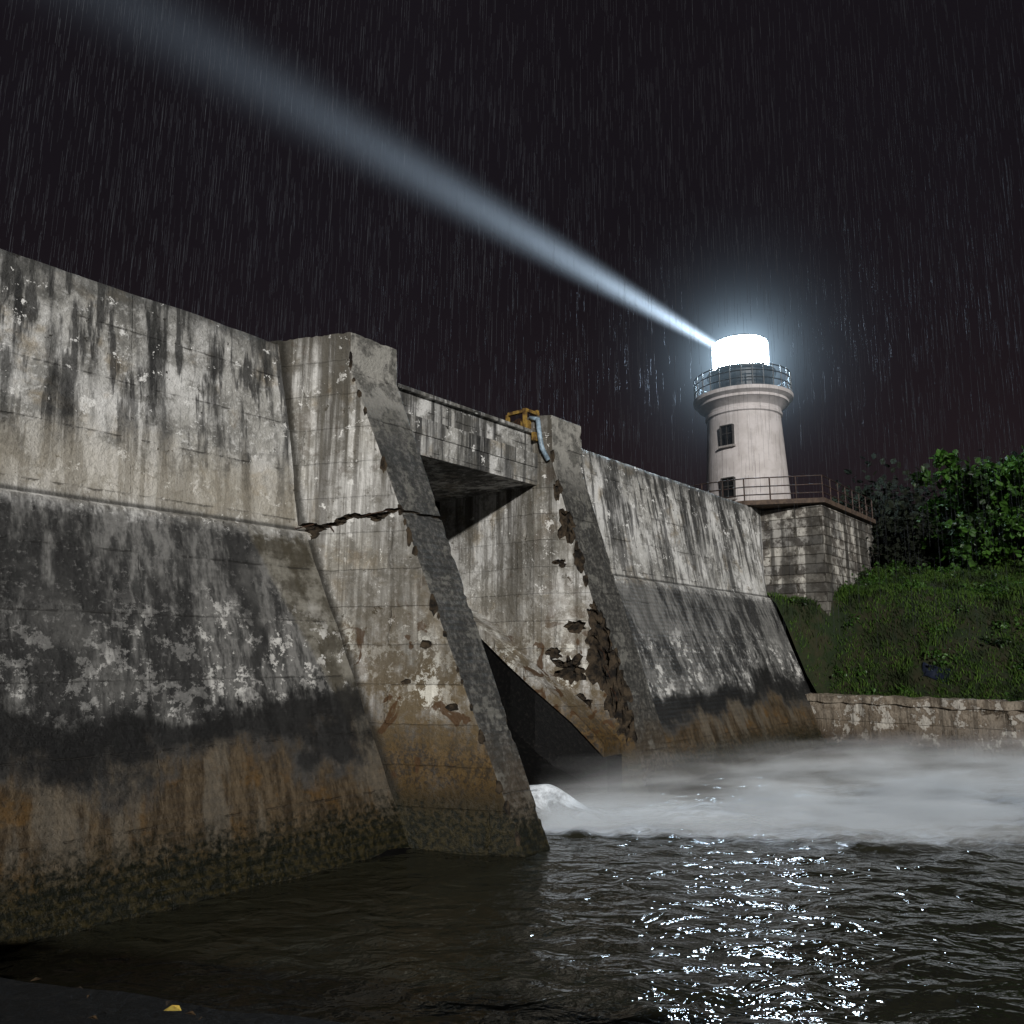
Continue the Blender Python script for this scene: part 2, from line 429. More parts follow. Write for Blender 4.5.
lp = [(14.0, 4.4), (12.78, 3.68), (12.0, 3.1), (11.39, 2.6), (10.6, 1.85), (9.98, 1.13)]
for i in range(len(lp)-1):
    (y0, z0), (y1, z1) = lp[i], lp[i+1]
    a0 = (14.95 if y0 > 11.75 else sl2(y0)); a1 = (14.95 if y1 > 11.75 else sl2(y1))
    t = .27; w_ = .72
    vs = [(a0-w_, y0, z0), (a0+.06, y0, z0), (a0+.06, y0, z0-t), (a0-w_, y0, z0-t), (a1-w_, y1, z1), (a1+.06, y1, z1), (a1+.06, y1, z1-t), (a1-w_, y1, z1-t)]
    mb.add(vs, [(0, 1, 5, 4), (3, 7, 6, 2), (0, 4, 7, 3), (1, 2, 6, 5)] + ([(0, 3, 2, 1)] if i == 0 else []) + ([(4, 5, 6, 7)] if i == len(lp)-2 else []))
    w2 = .6
    ms.add([(a0-w2, y0, z0-t+.01), (a1-w2, y1, z1-t+.01), (a1-w2, y1, -1.4), (a0-w2, y0, -1.4)], [(0, 1, 2, 3)])
    if i == len(lp)-2: ms.add([(a1-w2, y1, z1-t+.01), (a1+.05, y1, z1-t+.01), (a1+.05, y1, -1.4), (a1-w2, y1, -1.4)], [(0, 1, 2, 3)])
mb.make('chute_ledge', [M_pier], dam)
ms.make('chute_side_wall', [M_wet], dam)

# gate hoist
hoist = empty('sluice_gate_hoist', (0, 0, 0), PHI)
mb = MB(); DS = .22
mb.box((14.5+DS, 11.85, 8.72), (.08, .08, .5)); mb.box((14.98+DS, 11.85, 8.8), (.08, .08, .6)); mb.box((14.5+DS, 12.4, 8.72), (.08, .08, .5))
mb.box((14.74+DS, 11.85, 9.0), (.56, .1, .08)); mb.box((14.5+DS, 12.1, 8.98), (.09, .55, .08)); mb.box((14.66+DS, 11.9, 8.62), (.3, .2, .26))
mb.box((14.6+DS, 11.62, 8.3), (.16, .08, .2))
mb.make('hoist_frame', [M_yellow], hoist)
mb = MB()
mb.tube([(14.86, 11.56, 8.76), (14.86, 11.5, 8.3), (14.88, 11.45, 8.0), (15.0, 11.35, 7.7)], .06, 10)
mb.tube([(14.86, 11.56, 8.74), (14.86, 11.8, 8.82)], .05, 10)
mb.make('hydraulic_pipe', [M_pipe], hoist, True)
mb = MB(); mb.tube([(14.55+DS, 12.15, 8.7), (14.9+DS, 12.15, 8.7)], .12, 16); mb.tube([(14.6+DS, 12.15, 8.7), (14.65+DS, 12.15, 8.7)], .17, 16)
mb.make('hoist_drum', [M_rust], hoist)

# ------------------------------------------------------------------ abutment + platform
abut = empty('stone_abutment')
def prism(mb, pl, z0, z1, mi=0):
    n = len(pl)
    mb.add([(x, y, z0) for x, y in pl]+[(x, y, z1) for x, y in pl],
           [tuple(range(n-1, -1, -1)), tuple(range(n, 2*n))]+[(i, (i+1) % n, n+(i+1) % n, n+i) for i in range(n)], mi)
A = (11.8, 29.8)
mb = MB(); prism(mb, [A, (15.9, 34.7), (17, 40), (8.6, 40), (9.0, 32.0), (10.0, 31.05)], .5, 8.72)
ob = mb.make('abutment_body', [M_stone], abut); fix_normals(ob)
bv = ob.modifiers.new('b', 'BEVEL'); bv.width = .05; bv.segments = 2
mb = MB(); prism(mb, [(11.88, 29.68), (16.05, 34.65), (17.2, 41), (5.5, 41), (5.9, 33.3), (7.6, 31.3), (9.0, 30.3)], 8.79, 8.97)
ob = mb.make('platform_slab', [simple('platform_brown_concrete', (.10, .07, .05), (.05, .035, .028), 5, .8)], abut); fix_normals(ob)
rail = empty('platform_railing')
mb = MB()
path = [(5.8, 36.0), (6.0, 33.4), (7.65, 31.4), (9.05, 30.4), (11.86, 29.78), (15.95, 34.7), (17.0, 40)]
for (a, b_) in zip(path[:-1], path[1:]):
    L = math.dist(a, b_); k = max(1, round(L/.95))
    for i in range(k+1):
        t = i/k; x, y = a[0]+(b_[0]-a[0])*t, a[1]+(b_[1]-a[1])*t
        if i < k or b_ == path[-1]: mb.tube([(x, y, 8.96), (x, y, 9.86)], .028, 6)
    for z in (9.2, 9.52, 9.86): mb.tube([(*a, z), (*b_, z)], .024, 6)
mb.make('rails', [M_rail], rail)

# lighthouse
LH = (11.08, 36.7)
lh = empty('lighthouse', (LH[0], LH[1], 0), math.atan2(-LH[1], -LH[0]))
pl = bpy.data.materials.new('lighthouse_plaster'); b = NB(pl)
P, X, Y, Z = b.obj()
n2 = b.noise(P, 1.6, 5, .6); n3 = b.noise(P, 12, 5, .7)
st = b.noise(b.vec(b.m('MULTIPLY', X, 4), b.m('MULTIPLY', Y, 4), b.m('MULTIPLY', Z, .3)), 1, 5, .65)
c = b.mix(b.ss(n2, .35, .65), (.50, .465, .455), (.41, .375, .36))
c = b.mix(b.m('MULTIPLY', b.ss(st, .52, .66), .3), c, (.25, .215, .20))
c = b.mix(b.m('MULTIPLY', b.ss(n3, .66, .72), .6), c, (.22, .17, .15))
b.out(b.bsdf(c, .75, b.bump(b.m('ADD', n3, b.m('MULTIPLY', n2, 2)), .4, .02)))
DZ = -.33
mb = MB()
mb.lathe([(2.12, 8.9), (2.12, 9.25), (2.0, 9.32), (1.96, 9.4), (1.70, 14.45+DZ), (1.78, 14.5+DZ), (1.78, 14.62+DZ), (1.72, 14.68+DZ), (1.74, 14.8+DZ), (2.02, 15.05+DZ), (2.1, 15.08+DZ), (2.1, 15.2+DZ), (2.3, 15.32+DZ), (2.32, 15.48+DZ), (0.5, 15.5+DZ)], 64)
mb.make('tower', [pl], lh, False)
for p in bpy.data.objects['tower'].data.polygons: p.use_smooth = True
m_ = bpy.data.objects['tower'].modifiers.new('es', 'EDGE_SPLIT'); m_.split_angle = math.radians(35)
mb = MB()
mb.lathe([(1.45, 15.5+DZ), (1.45, 16.62+DZ), (1.62, 16.64+DZ), (1.62, 16.74+DZ), (1.0, 16.75+DZ)], 40)
mb.lathe([(1.30, 18.27+DZ), (1.30, 18.31+DZ), (1.0, 18.45+DZ), (.5, 18.58+DZ), (.12, 18.64+DZ), (.10, 18.74+DZ), (.02, 18.78+DZ)], 40)
mb.make('lantern_gallery_base', [M_black], lh)
mb = MB()
mb.lathe([(.02, 16.76+DZ), (1.24, 16.76+DZ), (1.24, 18.26+DZ), (.02, 18.26+DZ)], 24)
em = bpy.data.materials.new('lantern_light'); b = NB(em)
P, X, Y, Z = b.obj()
e = b.n('ShaderNodeEmission'); e.inputs[0].default_value = (.66, .84, 1, 1)
b.put(e.inputs[1], b.ss(b.m('ABSOLUTE', b.m('SUBTRACT', Z, 17.5+DZ)), 0, .8, 380, 230)); b.out(e.outputs[0])
mb.make('lit_lantern', [em], lh)
mb = MB()
for k in range(10):
    an = 2*math.pi*(k+.5)/10
    mb.box((1.3*math.cos(an), 1.3*math.sin(an), 17.53+DZ), (.05, .05, 1.56), Matrix.Rotation(an, 3, 'Z'))
mb.make('lantern_mullions', [M_frame], lh)
mb = MB()
for z in (15.85, 16.2, 16.5):
    mb.tube([(2.24*math.cos(2*math.pi*k/48), 2.24*math.sin(2*math.pi*k/48), z+DZ) for k in range(49)], .03, 6, cap=False)
for k in range(28):
    an = 2*math.pi*k/28; mb.tube([(2.24*math.cos(an), 2.24*math.sin(an), 15.45+DZ), (2.24*math.cos(an), 2.24*math.sin(an), 16.55+DZ)], .028, 6)
mb.make('gallery_railing', [M_black], lh)
mbg = MB(); mbf = MB(); mbs = MB()
for z, r in ((13.0, 1.77), (10.5, 1.91)):
    an = math.radians(-25); rot = Matrix.Rotation(an, 3, 'Z')
    c = Vector((r*math.cos(an), r*math.sin(an), z))
    def off(dx, dy, dz): return c + rot @ Vector((dx, dy, dz))
    mbg.box(off(-.06, 0, 0), (.2, .56, .92), rot)
    for sy in (-.3, .3): mbf.box(off(.0, sy, 0), (.22, .05, 1.0), rot)
    mbf.box(off(0, 0, .485), (.22, .56, .05), rot); mbs.box(off(.03, 0, -.52), (.3, .76, .09), rot)
    mbf.box(off(.045, 0, 0), (.03, .03, .92), rot); mbf.box(off(.047, 0, .1), (.03, .56, .03), rot)
mbg.make('windows', [M_glassd], lh); mbf.make('window_frames', [M_frame], lh); mbs.make('window_sills', [M_sill], lh)

# ------------------------------------------------------------------ light beam + lantern glow, both self-emitting volumes
Lc = Vector((LH[0], LH[1], 17.5+DZ))
Pb = Vector((-13.2, 21.1, 23.5))
bd = (Pb-Lc).normalized()
beam_len = 46; tanb = math.tan(math.radians(4.3))
mat = bpy.data.materials.new('light_beam_in_rain'); b = NB(mat)
P, X, Y, Z = b.obj()
xx = b.m('MAXIMUM', X, .3)
rr = b.m('SQRT', b.m('ADD', b.m('MULTIPLY', Y, Y), b.m('MULTIPLY', Z, Z)))
q = b.m('DIVIDE', rr, b.m('ADD', b.m('MULTIPLY', xx, tanb), .2))
prof_ = b.m('MULTIPLY', b.m('EXPONENT', b.m('MULTIPLY', b.m('MULTIPLY', q, q), -5.5)), b.ss(q, .7, 1.0, 1, 0))
fall = b.m('MULTIPLY', b.m('DIVIDE', 112.0, b.m('ADD', b.m('MULTIPLY', xx, xx), 12.0)), b.m('EXPONENT', b.m('MULTIPLY', xx, -1/14.0)))
e = b.n('ShaderNodeEmission'); e.inputs[0].default_value = (.62, .80, 1.0, 1)
b.put(e.inputs[1], b.m('MULTIPLY', prof_, fall)); b.out(vol=e.outputs[0])
mb = MB(); n = 32
vs = []; r1 = (1.3*tanb+.2)*1.02; r2 = (beam_len*tanb+.2)*1.02
for k in range(n): an = 2*math.pi*k/n; vs.append((1.3, r1*math.cos(an), r1*math.sin(an)))
for k in range(n): an = 2*math.pi*k/n; vs.append((beam_len, r2*math.cos(an), r2*math.sin(an)))
mb.add(vs, [tuple(range(n)), tuple(range(2*n-1, n-1, -1))]+[(k, n+k, n+(k+1) % n, (k+1) % n) for k in range(n)])
ob = mb.make('light_beam', [mat]); fix_normals(ob)
ob.matrix_world = Matrix.Translation(Lc) @ bd.to_track_quat('X', 'Z').to_matrix().to_4x4()

mat = bpy.data.materials.new('lantern_glow_emission'); b = NB(mat)  # self-emitting sphere stands in for the lantern's glow and bloom
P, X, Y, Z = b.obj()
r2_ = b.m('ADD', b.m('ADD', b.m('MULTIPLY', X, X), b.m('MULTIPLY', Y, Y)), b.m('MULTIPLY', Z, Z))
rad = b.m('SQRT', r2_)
glow = b.m('ADD', b.m('MULTIPLY', b.m('DIVIDE', .09, b.m('ADD', r2_, .9)), b.ss(rad, 1.0, 9.0, 1, 0)),
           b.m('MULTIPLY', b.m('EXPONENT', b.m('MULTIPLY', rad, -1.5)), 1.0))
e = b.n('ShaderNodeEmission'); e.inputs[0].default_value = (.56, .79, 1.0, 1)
b.put(e.inputs[1], glow); b.out(vol=e.outputs[0])
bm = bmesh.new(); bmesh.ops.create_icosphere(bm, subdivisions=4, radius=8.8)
me = bpy.data.meshes.new('lantern_glow'); bm.to_mesh(me); bm.free(); me.materials.append(mat)
ob = bpy.data.objects.new('lantern_glow', me); scene.collection.objects.link(ob); ob.location = Lc

# ------------------------------------------------------------------ water
O = Vector((1.0, 15.0)); FD = Vector((.985, .16)).normalized(); FA = math.atan2(FD.y, FD.x)
def axis(lo, hi, step, far):
    c = []; x = lo
    while x <= hi: c.append(x); x += step
    g = step; l = lo; left = []
    while l > -far: g *= 1.5; l -= g; left.append(l)
    g = step; h = c[-1]; right = []
    while h < far: g *= 1.5; h += g; right.append(h)
    return left[::-1]+c+right
xs = axis(-8, 24, .08, 500); ys = axis(3, 32, .08, 500)
vs = []; fs = []
for y in ys:
    for x in xs:
        z = 0
        if -9 < x < 25 and 2 < y < 33:
            rel = Vector((x, y))-O; u = rel.dot(FD); v = -rel.x*FD.y+rel.y*FD.x
            tb = sst(1.9, .2, abs(v)/(.8+.45*max(u, 0)))*sst(-1.0, .5, u) if u > -1.0 else 0
            z = noise.fractal(Vector((x*.7, y*.9, 0)), 1, 2, 3)*(.030+.06*tb) + noise.fractal(Vector((x*2.2, y*3.0, 3)), 1, 2, 3)*(.015+.045*tb)
            if tb > 0:
                z += tb*math.exp(-max(u, 0)/3.0)*(.06+.16*noise.noise(Vector((u*.9, v*3, 1))))
        vs.append((x, y, z))
nx = len(xs)
for j in range(len(ys)-1):
    for i in range(nx-1): fs.append((j*nx+i, j*nx+i+1, (j+1)*nx+i+1, (j+1)*nx+i))
mat = bpy.data.materials.new('river_water'); b = NB(mat)
P, X, Y, Z = b.obj()
dx = b.m('SUBTRACT', X, O.x); dy = b.m('SUBTRACT', Y, O.y)
U = b.m('ADD', b.m('MULTIPLY', dx, FD.x), b.m('MULTIPLY', dy, FD.y))
V = b.m('SUBTRACT', b.m('MULTIPLY', dy, FD.x), b.m('MULTIPLY', dx, FD.y))
w = b.m('ADD', .75, b.m('MULTIPLY', b.m('MAXIMUM', U, 0.0), .46))
nw = b.noise(P, .6, 4, .6)
qv = b.m('ADD', b.m('DIVIDE', b.m('ABSOLUTE', V), w), b.m('MULTIPLY', b.m('SUBTRACT', nw, .5), 1.5))
reg = b.m('MULTIPLY', b.ss(qv, .0, 1.5, 1, 0), b.ss(U, -1.2, -.1))
sc_ = b.vec(b.m('MULTIPLY', U, .55), b.m('MULTIPLY', V, 1.6), 0.0)
fn = b.noise(sc_, 1.7, 7, .74, .8)
boost = b.ss(U, 0, 5, .32, 0.0)
foam = b.ss(b.m('ADD', b.m('ADD', b.m('MULTIPLY', reg, .30), b.m('MULTIPLY', reg, boost)), fn), .64, .92)
foam = b.m('MULTIPLY', foam, b.ss(reg, 0, .3))
rip = b.m('ADD', b.noise(b.vec(b.m('MULTIPLY', X, .7), Y, 0.0), 2.6, 3, .45, .8), b.m('MULTIPLY', b.noise(P, 9, 2, .5), .15))
nrm = b.bump(rip, .8, .11)
wat = b.bsdf((.020, .020, .013), .045, nrm, IOR=1.33)
fm = b.bsdf((.72, .78, .86), .7, b.bump(fn, .9, .25))
mx = b.n('ShaderNodeMixShader'); b.put(mx.inputs[0], foam); b.put(mx.inputs[1], wat); b.put(mx.inputs[2], fm)
b.out(mx.outputs[0])
new_mesh('river_water', vs, fs, [mat], None, True)

# spray / mist volume: fan of streaks leaving the outlet
mat = bpy.data.materials.new('spray_mist'); b = NB(mat)
P, X, Y, Z = b.obj()
w = b.m('ADD', .38, b.m('MULTIPLY', X, .42))
qs = b.m('DIVIDE', Y, w)
q = b.m('ABSOLUTE', qs)
hh = b.m('ADD', .15, b.m('MULTIPLY', b.m('MINIMUM', X, 6.0), .048))
zf = b.m('EXPONENT', b.m('MULTIPLY', b.m('DIVIDE', Z, hh), -1.0))
ns_ = b.noise(b.vec(b.m('MULTIPLY', X, .36), b.m('MULTIPLY', qs, 2.8), b.m('MULTIPLY', Z, 2.4)), 1.15, 3, .62, .25)
d = b.m('MULTIPLY', b.m('MULTIPLY', b.ss(q, .1, 1.0, 1, 0), zf), b.ss(ns_, .40, .64, .05, 2.0))
d = b.m('MULTIPLY', d, b.m('DIVIDE', 15.0, b.m('ADD', .5, b.m('MULTIPLY', X, 1.15))))
d = b.m('MULTIPLY', d, b.m('MULTIPLY', b.ss(X, .0, .6), b.ss(X, 7, 18, 1, 0)))
d = b.m('MULTIPLY', d, b.ss(Z, 1.0, 1.6, 1, 0))
vsn = b.n('ShaderNodeVolumeScatter'); vsn.inputs['Color'].default_value = (1, 1, 1, 1); b.put(vsn.inputs['Density'], d)
vsn.inputs['Anisotropy'].default_value = -.3
vab = b.n('ShaderNodeVolumeAbsorption'); vab.inputs['Color'].default_value = (.84, .93, 1, 1); b.put(vab.inputs['Density'], d)
ad = b.n('ShaderNodeAddShader'); b.put(ad.inputs[0], vsn.outputs[0]); b.put(ad.inputs[1], vab.outputs[0])
b.out(vol=ad.outputs[0])
mb = MB()
mb.add([(0, -.4, .0), (0, .4, .0), (0, -.4, 1.2), (0, .4, 1.2), (18, -8.0, .0), (18, 8.0, .0), (18, -8.0, 1.6), (18, 8.0, 1.6)],
       [(0, 1, 3, 2), (4, 6, 7, 5), (0, 4, 5, 1), (2, 3, 7, 6), (0, 2, 6, 4), (1, 5, 7, 3)])
ob = mb.make('water_spray', [mat]); fix_normals(ob)
ob.location = (O.x-.7*FD.x, O.y-.7*FD.y, .02); ob.rotation_euler = (0, 0, FA)

# solid tongue of white water leaving the sluice
mat = bpy.data.materials.new('white_water'); b = NB(mat)
P, X, Y, Z = b.obj()
fs_ = b.noise(b.vec(b.m('MULTIPLY', X, .8), b.m('MULTIPLY', Y, 4.5), 0.0), 1.6, 5, .65, .4)
al = b.m('MULTIPLY', b.ss(fs_, .36, .62), b.m('MULTIPLY', b.ss(X, 2.2, 4.6, 1, 0), b.ss(b.m('DIVIDE', b.m('ABSOLUTE', Y), b.m('ADD', .30, b.m('MULTIPLY', b.m('MAXIMUM', X, 0.0), .26))), .5, 1.0, 1, 0)))
fm = b.bsdf((.80, .85, .90), .6, b.bump(fs_, .8, .1)); tr = b.n('ShaderNodeBsdfTransparent')
mx = b.n('ShaderNodeMixShader'); b.put(mx.inputs[0], al); b.put(mx.inputs[1], tr.outputs[0]); b.put(mx.inputs[2], fm); b.out(mx.outputs[0])
vs = []; fs = []; nu, nv = 70, 30
for i in range(nu+1):
    u = -.9+5.5*i/nu; hw = .30+.26*max(u, 0)
    for j in range(nv+1):
        t = -1+2*j/nv
        z = (.62*math.exp(-((u+.7)/1.1)**2)+.24*math.exp(-((u-2.4)/1.3)**2)+.06)*(1-t*t)*(1+.35*noise.noise(Vector((u*1.3, t*3, 2))))+.03
        z += .04*noise.noise(Vector((u*3, t*7, 5)))
        vs.append((u, t*hw, z))
for i in range(nu):
    for j in range(nv): fs.append((i*(nv+1)+j, (i+1)*(nv+1)+j, (i+1)*(nv+1)+j+1, i*(nv+1)+j+1))
ob = new_mesh('water_jet', vs, fs, [mat], None, True)
ob.location = (O.x, O.y+.1, .0); ob.rotation_euler = (0, 0, FA-.05)

# ------------------------------------------------------------------ ground sheet, bank
M_ground = simple('dark_earth', (.03, .025, .018), (.015, .014, .01), .8, .95)
new_mesh('ground', [(-1500, -1500, -2), (1500, -1500, -2), (1500, 1500, -2), (-1500, 1500, -2)], [(0, 1, 2, 3)], [M_ground])
mb = MB()
a0 = Vector((-16, 9.6)); a1 = Vector((14, 1.35)); n = 160
edge_t = []; edge_b = []; back = []
for i in range(n+1):
    t = i/n; p = a0.lerp(a1, t)
    o = noise.fractal(Vector((p.x*1.3, 0, 0)), 1, 2, 4)*.1
    edge_b.append((p.x, p.y+o, -1.8)); edge_t.append((p.x, p.y+o*.8, .74+.03*noise.noise(Vector((p.x*2, 5, 0))))); back.append((p.x-2, p.y-11, .9))
mb.add(edge_b+edge_t+back, [(i, i+1, n+1+i+1, n+1+i) for i in range(n)]+[(n+1+i, n+2+i, 2*n+3+i, 2*n+2+i) for i in range(n)])
mb.make('river_bank', [M_bank])
mb = MB()
for k in range(60):
    t = R.uniform(.36, .56); p = a0.lerp(a1, t)+Vector((0, -R.uniform(.05, .8)))
    r = R.uniform(.01, .03); an = R.uniform(0, 6)
    vs = [(p.x+r*math.cos(an)*1.6, p.y+r*math.sin(an)*1.6, .785), (p.x-r*math.sin(an)*.7, p.y+r*math.cos(an)*.7, .80), (p.x-r*math.cos(an)*1.6, p.y-r*math.sin(an)*1.6, .785), (p.x+r*math.sin(an)*.7, p.y-r*math.cos(an)*.7, .80)]
    mb.add(vs, [(0, 1, 2, 3)], 1)
p = Vector((-2.15, 5.52)); r = .055
mb.add([(p.x-r, p.y, .80), (p.x-.3*r, p.y+r*.6, .82), (p.x+.6*r, p.y+r*.5, .82), (p.x+r*1.1, p.y, .80), (p.x+.3*r, p.y-r*.6, .81), (p.x-.5*r, p.y-r*.5, .81)], [(0, 1, 2, 3, 4, 5)], 0)
mb.make('fallen_leaves', [M_leafy, simple('brown_leaf', (.06, .035, .015), (.03, .02, .01), 30, .8)])

# ------------------------------------------------------------------ hill and retaining wall
R0 = Vector((10.75, 28.75)); RD = Vector((.65, -.76)).normalized(); RN = Vector((.76, .65)).normalized()
def hill_pt(a, d):
    p = R0+RD*a+RN*d
    yl = -.768*p.x+.64*p.y
    w = 2.3+.42*max(a, 0)
    q = d/w+max(0, yl-9.9)/2
    z = 1.6+3.7*sst(0, 1, q)+.28*min(max(d-w, 0), 8)
    z += .3*noise.fractal(Vector((p.x*.45, p.y*.45, 0)), 1, 2, 4)*sst(0, 1, d)
    return Vector((p.x, p.y, z))
aa = [-14+.35*i for i in range(190)]; dd = [.0]+[.12+.3*i for i in range(40)]+[13+3*i for i in range(30)]
vs = []; fs = []
for a in aa:
    for d_ in dd: vs.append(hill_pt(a, d_))
nd_ = len(dd)
for i in range(len(aa)-1):
    for j in range(nd_-1): fs.append((i*nd_+j, (i+1)*nd_+j, (i+1)*nd_+j+1, i*nd_+j+1))
M_hill = simple('grassy_earth', (.010, .018, .005), (.022, .021, .009), 1.5, .95, 0, .8, .1)
new_mesh('grassy_hill', vs, fs, [M_hill], None, True)
mb = MB(); vs = []
n = 260
for i in range(n+1):
    a = -.6+i*.13; p = R0+RD*a
    for (o, z) in ((-.45, -1.8), (-.3, 1.45), (-.38, 1.47), (-.38, 1.72), (.12, 1.74), (.15, -1.8)):
        nn_ = .05*noise.fractal(Vector((a*1.7, z*1.7, o)), 1, 2, 4)
        q_ = p+RN*(o+nn_)
        vs.append((q_.x, q_.y, z+(nn_*1.3 if z > 1.4 else 0)))
fs = []
for i in range(n):
    for j in range(5): fs.append((i*6+j, i*6+j+1, (i+1)*6+j+1, (i+1)*6+j))
ob = new_mesh('retaining_wall', vs, fs, [M_quay], None, False); fix_normals(ob)

def leafmat(name, cols, rough=.55, trans=.25, patch=(.46, .64)):
    mat = bpy.data.materials.new(name); b = NB(mat)
    P, X, Y, Z = b.obj()
    g = b.n('ShaderNodeNewGeometry')
    rnd = g.outputs['Random Per Island']
    c = b.mix(rnd, cols[0], cols[1]); c = b.mix(b.ss(b.noise(P, .9, 4, .65), *patch), c, cols[2])
    d = b.bsdf(c, rough, Specular_IOR_Level=.3); t = b.n('ShaderNodeBsdfTranslucent'); b.put(t.inputs[0], c)
    mx = b.n('ShaderNodeMixShader'); mx.inputs[0].default_value = trans; b.put(mx.inputs[1], d); b.put(mx.inputs[2], t.outputs[0])
    b.out(mx.outputs[0]); return mat
M_grass = leafmat('grass_blades', ((.020, .054, .005), (.065, .118, .014), (.014, .024, .005)), .8)
M_leaf = leafmat('tree_leaves', ((.022, .060, .008), (.055, .13, .018), (.009, .020, .005)), .45)
M_dark = leafmat('dark_foliage', ((.006, .009, .004), (.011, .015, .006), (.005, .007, .004)), .9)  # low albedo stands in for the far foliage lying out of the light
vs = []; fs = []
G = random.Random(5)
for k in range(80000):
    a = G.uniform(-3.5, 15); d_ = G.uniform(0.02, 9.5)
    base = hill_pt(a, d_)
    if noise.noise(Vector((base.x*.8, base.y*.8, 7))) < -.22 and G.random() < .7: continue
    h = G.uniform(.05, .17)*(1+2.2*max(0, noise.noise(Vector((base.x*.9, base.y*.9, 2)))))
    an = G.uniform(0, 6.283); ln = G.uniform(.2, .9)*h; wd = G.uniform(.010, .024)
    dx_, dy_ = math.cos(an), math.sin(an); o = len(vs); lx, ly = G.gauss(0, 1)*ln, G.gauss(0, 1)*ln
    vs += [(base.x-dx_*wd, base.y-dy_*wd, base.z-.03), (base.x+dx_*wd, base.y+dy_*wd, base.z-.03),
           (base.x+dx_*wd*.7+lx*.35, base.y+dy_*wd*.7+ly*.35, base.z+h*.6), (base.x-dx_*wd*.7+lx*.35, base.y-dy_*wd*.7+ly*.35, base.z+h*.6),
           (base.x+lx, base.y+ly, base.z+h)]
    fs += [(o, o+1, o+2, o+3), (o+3, o+2, o+4)]
new_mesh('grass', vs, fs, [M_grass])

def add_leaf(vs, fs, c, size, rng):
    n_ = Vector((rng.gauss(0, 1), rng.gauss(0, 1), rng.gauss(0, 1)+.6)).normalized()
    t = n_.cross(Vector((rng.gauss(0, 1), rng.gauss(0, 1), rng.gauss(0, 1)))).normalized(); s_ = n_.cross(t)
    o = len(vs); l = size; w_ = size*.42
    vs += [c, c+t*l*.35+s_*w_-n_*.02, c+t*l*.75+s_*w_*.7, c+t*l-n_*l*.15, c+t*l*.75-s_*w_*.7, c+t*l*.35-s_*w_-n_*.02]
    fs += [(o, o+1, o+2, o+3), (o, o+3, o+4, o+5)]
vs = []; fs = []
for k in range(170):
    a = G.uniform(-1, 14); d_ = G.uniform(.1, 8)
    c0 = hill_pt(a, d_); rr_ = G.uniform(.12, .38)
    for q_ in range(int(20+60*rr_)):
        add_leaf(vs, fs, c0+Vector((G.gauss(0, 1)*rr_*.6, G.gauss(0, 1)*rr_*.6, abs(G.gauss(0, 1))*rr_*.55)), G.uniform(.07, .16), G)
new_mesh('weeds', vs, fs, [M_leaf])

M_bark = simple('bark', (.03, .022, .016), (.015, .011, .008), 10, .9)
def tree(name, base, height, rad, seed, nleaf=7000, lsize=.26, matl=None, squash=.8, lean=(0, 0)):
    rng = random.Random(seed); root = empty(name, base)
    mb = MB(); top = Vector((lean[0], lean[1], height*.62))
    pts = [Vector((0, 0, -.3)).lerp(top, t)+Vector((rng.gauss(0, .06), rng.gauss(0, .06), 0)) for t in (0, .25, .5, .75, 1)]
    mb.tube(pts, [.2, .16, .13, .1, .06], 8)
    clumps = []
    for k in range(26):
        t = rng.uniform(.3, 1); st_ = Vector((0, 0, 0)).lerp(top, t)
        an = rng.uniform(0, 6.283); el = rng.uniform(-.3, 1.2)
        L = rad*rng.uniform(.5, 1.1)
        en = st_+Vector((math.cos(an)*math.cos(el)*L, math.sin(an)*math.cos(el)*L, math.sin(el)*L*squash))
        mid = st_.lerp(en, .5)+Vector((rng.gauss(0, .12), rng.gauss(0, .12), .12))
        mb.tube([st_, mid, en], [.06, .04, .015], 5)
        clumps.append((en, rng.uniform(.4, .8))); clumps.append((mid, rng.uniform(.3, .5)))
        for _ in range(2):
            e2 = en+Vector((rng.gauss(0, .5), rng.gauss(0, .5), rng.gauss(0, .35))); mb.tube([mid, e2], [.02, .008], 4); clumps.append((e2, rng.uniform(.25, .5)))
    mb.make('trunk_and_limbs', [M_bark], root)
    vs = []; fs = []
    for k in range(nleaf):
        c, r = rng.choice(clumps)
        p = c+Vector((rng.gauss(0, .5), rng.gauss(0, .5), rng.gauss(0, .38)))*r
        add_leaf(vs, fs, p, lsize*rng.uniform(.6, 1.2), rng)
    new_mesh('crown', vs, fs, [matl or M_leaf], root)
tree('broadleaf_tree', (19.9, 31.4, 5.4), 5.8, 2.6, 3, 8000, .30)
tree('broadleaf_tree', (23.2, 33.0, 6.0), 7.2, 3.0, 8, 6500, .32)
tree('shrub', (16.9, 34.2, 6.0), 3.4, 1.5, 13, 3200, .22, M_dark)
tree('shrub', (20.6, 29.6, 4.9), 1.5, 1.1, 17, 1500, .22)
vs = []; fs = []; rng = random.Random(21)
cl = []
for k in range(60):
    t = rng.random(); x = 19+t*30; y = 44+rng.uniform(-2, 4)-t*6
    cl.append((Vector((x, y, 7+rng.uniform(0, 4.4)+t*2)), rng.uniform(.8, 1.8)))
for k in range(16000):
    c, r = rng.choice(cl)
    add_leaf(vs, fs, c+Vector((rng.gauss(0, .6), rng.gauss(0, .6), rng.gauss(0, .6)))*r, rng.uniform(.3, .5), rng)
new_mesh('distant_trees', vs, fs, [M_dark])

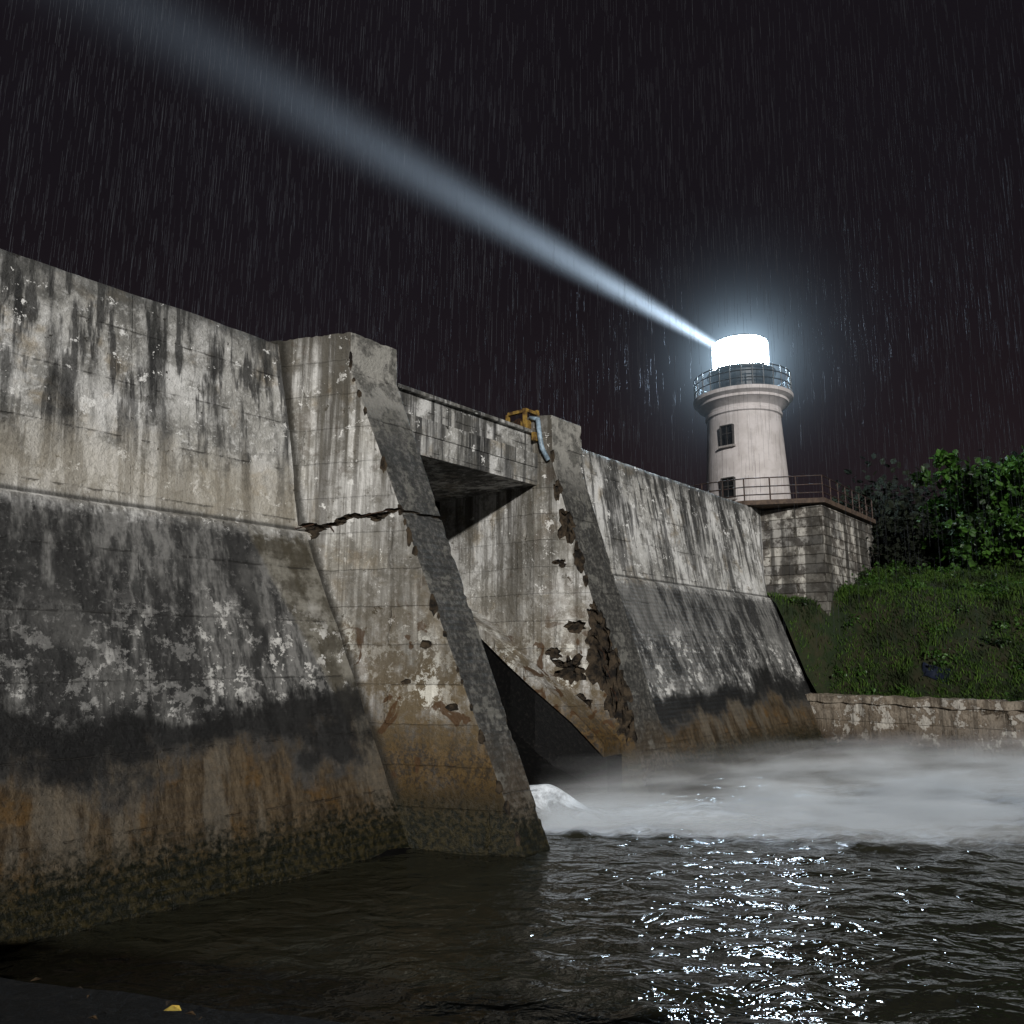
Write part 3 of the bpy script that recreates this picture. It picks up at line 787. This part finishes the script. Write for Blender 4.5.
# tarp
vs = []; fs = []
for i in range(13):
    for j in range(8):
        x = (i-6)*.07; y = (j-3.5)*.04
        c = hill_pt(3.6+x, 1.15+y)
        vs.append((c.x, c.y, c.z+.06+.16*noise.noise(Vector((x*5, y*6, 1)))))
for i in range(12):
    for j in range(7): fs.append((i*8+j, i*8+j+1, (i+1)*8+j+1, (i+1)*8+j))
new_mesh('crumpled_tarpaulin', vs, fs, [M_tarp])

# ------------------------------------------------------------------ rain
mat = bpy.data.materials.new('rain_drops'); b = NB(mat)
d2 = b.n('ShaderNodeBsdfDiffuse'); d2.inputs[0].default_value = (.050, .053, .060, 1); b.out(d2.outputs[0])
vs = []; fs = []
for k in range(14000):
    y = R.uniform(18, 42); x = R.uniform(-.72*y-1, .72*y+1); z = R.uniform(3, 34)
    L = R.uniform(.4, 1.4); w_ = R.uniform(.0010, .0024)*(.5+y/26); o = len(vs)
    tx = R.gauss(.015, .008)*L
    if (Vector((x, y, z))-Lc).length < 4.0: continue
    for (h_, q_) in ((0, 0), (L, 1)):
        for k3 in range(3):
            an = k3*2.094; vs.append((x+q_*tx+w_*math.cos(an), y+w_*math.sin(an), z+h_))
    for k3 in range(3): fs.append((o+k3, o+(k3+1) % 3, o+3+(k3+1) % 3, o+3+k3))
new_mesh('rain', vs, fs, [mat])

# ------------------------------------------------------------------ world, light, camera
wd_ = bpy.data.worlds.new('World'); scene.world = wd_; b = NB(wd_)
tc = b.n('ShaderNodeTexCoord'); sp = b.n('ShaderNodeSeparateXYZ'); b.nt.links.new(tc.outputs['Generated'], sp.inputs[0])
c = b.mix(b.ss(sp.outputs[2], -.02, .55), (.019, .0125, .0145), (.0075, .0060, .0080))
c = b.mix(b.m('MULTIPLY', b.ss(b.noise(tc.outputs['Generated'], 2.0, 3, .5), .4, .7), .25), c, (.013, .011, .015))
bg = b.n('ShaderNodeBackground'); b.put(bg.inputs[0], c); bg.inputs[1].default_value = 1.0
o = b.n('ShaderNodeOutputWorld'); b.nt.links.new(bg.outputs[0], o.inputs[0])
sun = bpy.data.lights.new('sun', 'SUN'); sun.energy = 3.4; sun.angle = math.radians(2); sun.color = (1, .98, .95)
so = bpy.data.objects.new('sun', sun); scene.collection.objects.link(so)
so.rotation_euler = (-Vector((.10, -.95, .26))).to_track_quat('-Z', 'Y').to_euler()

cam = bpy.data.cameras.new('camera'); co = bpy.data.objects.new('camera', cam); scene.collection.objects.link(co)
cam.lens = 28; cam.sensor_width = 36; cam.clip_end = 4000; cam.clip_start = .05
co.location = (0, 0, 3); co.rotation_euler = (math.radians(90+10.32), 0, 0)
scene.camera = co
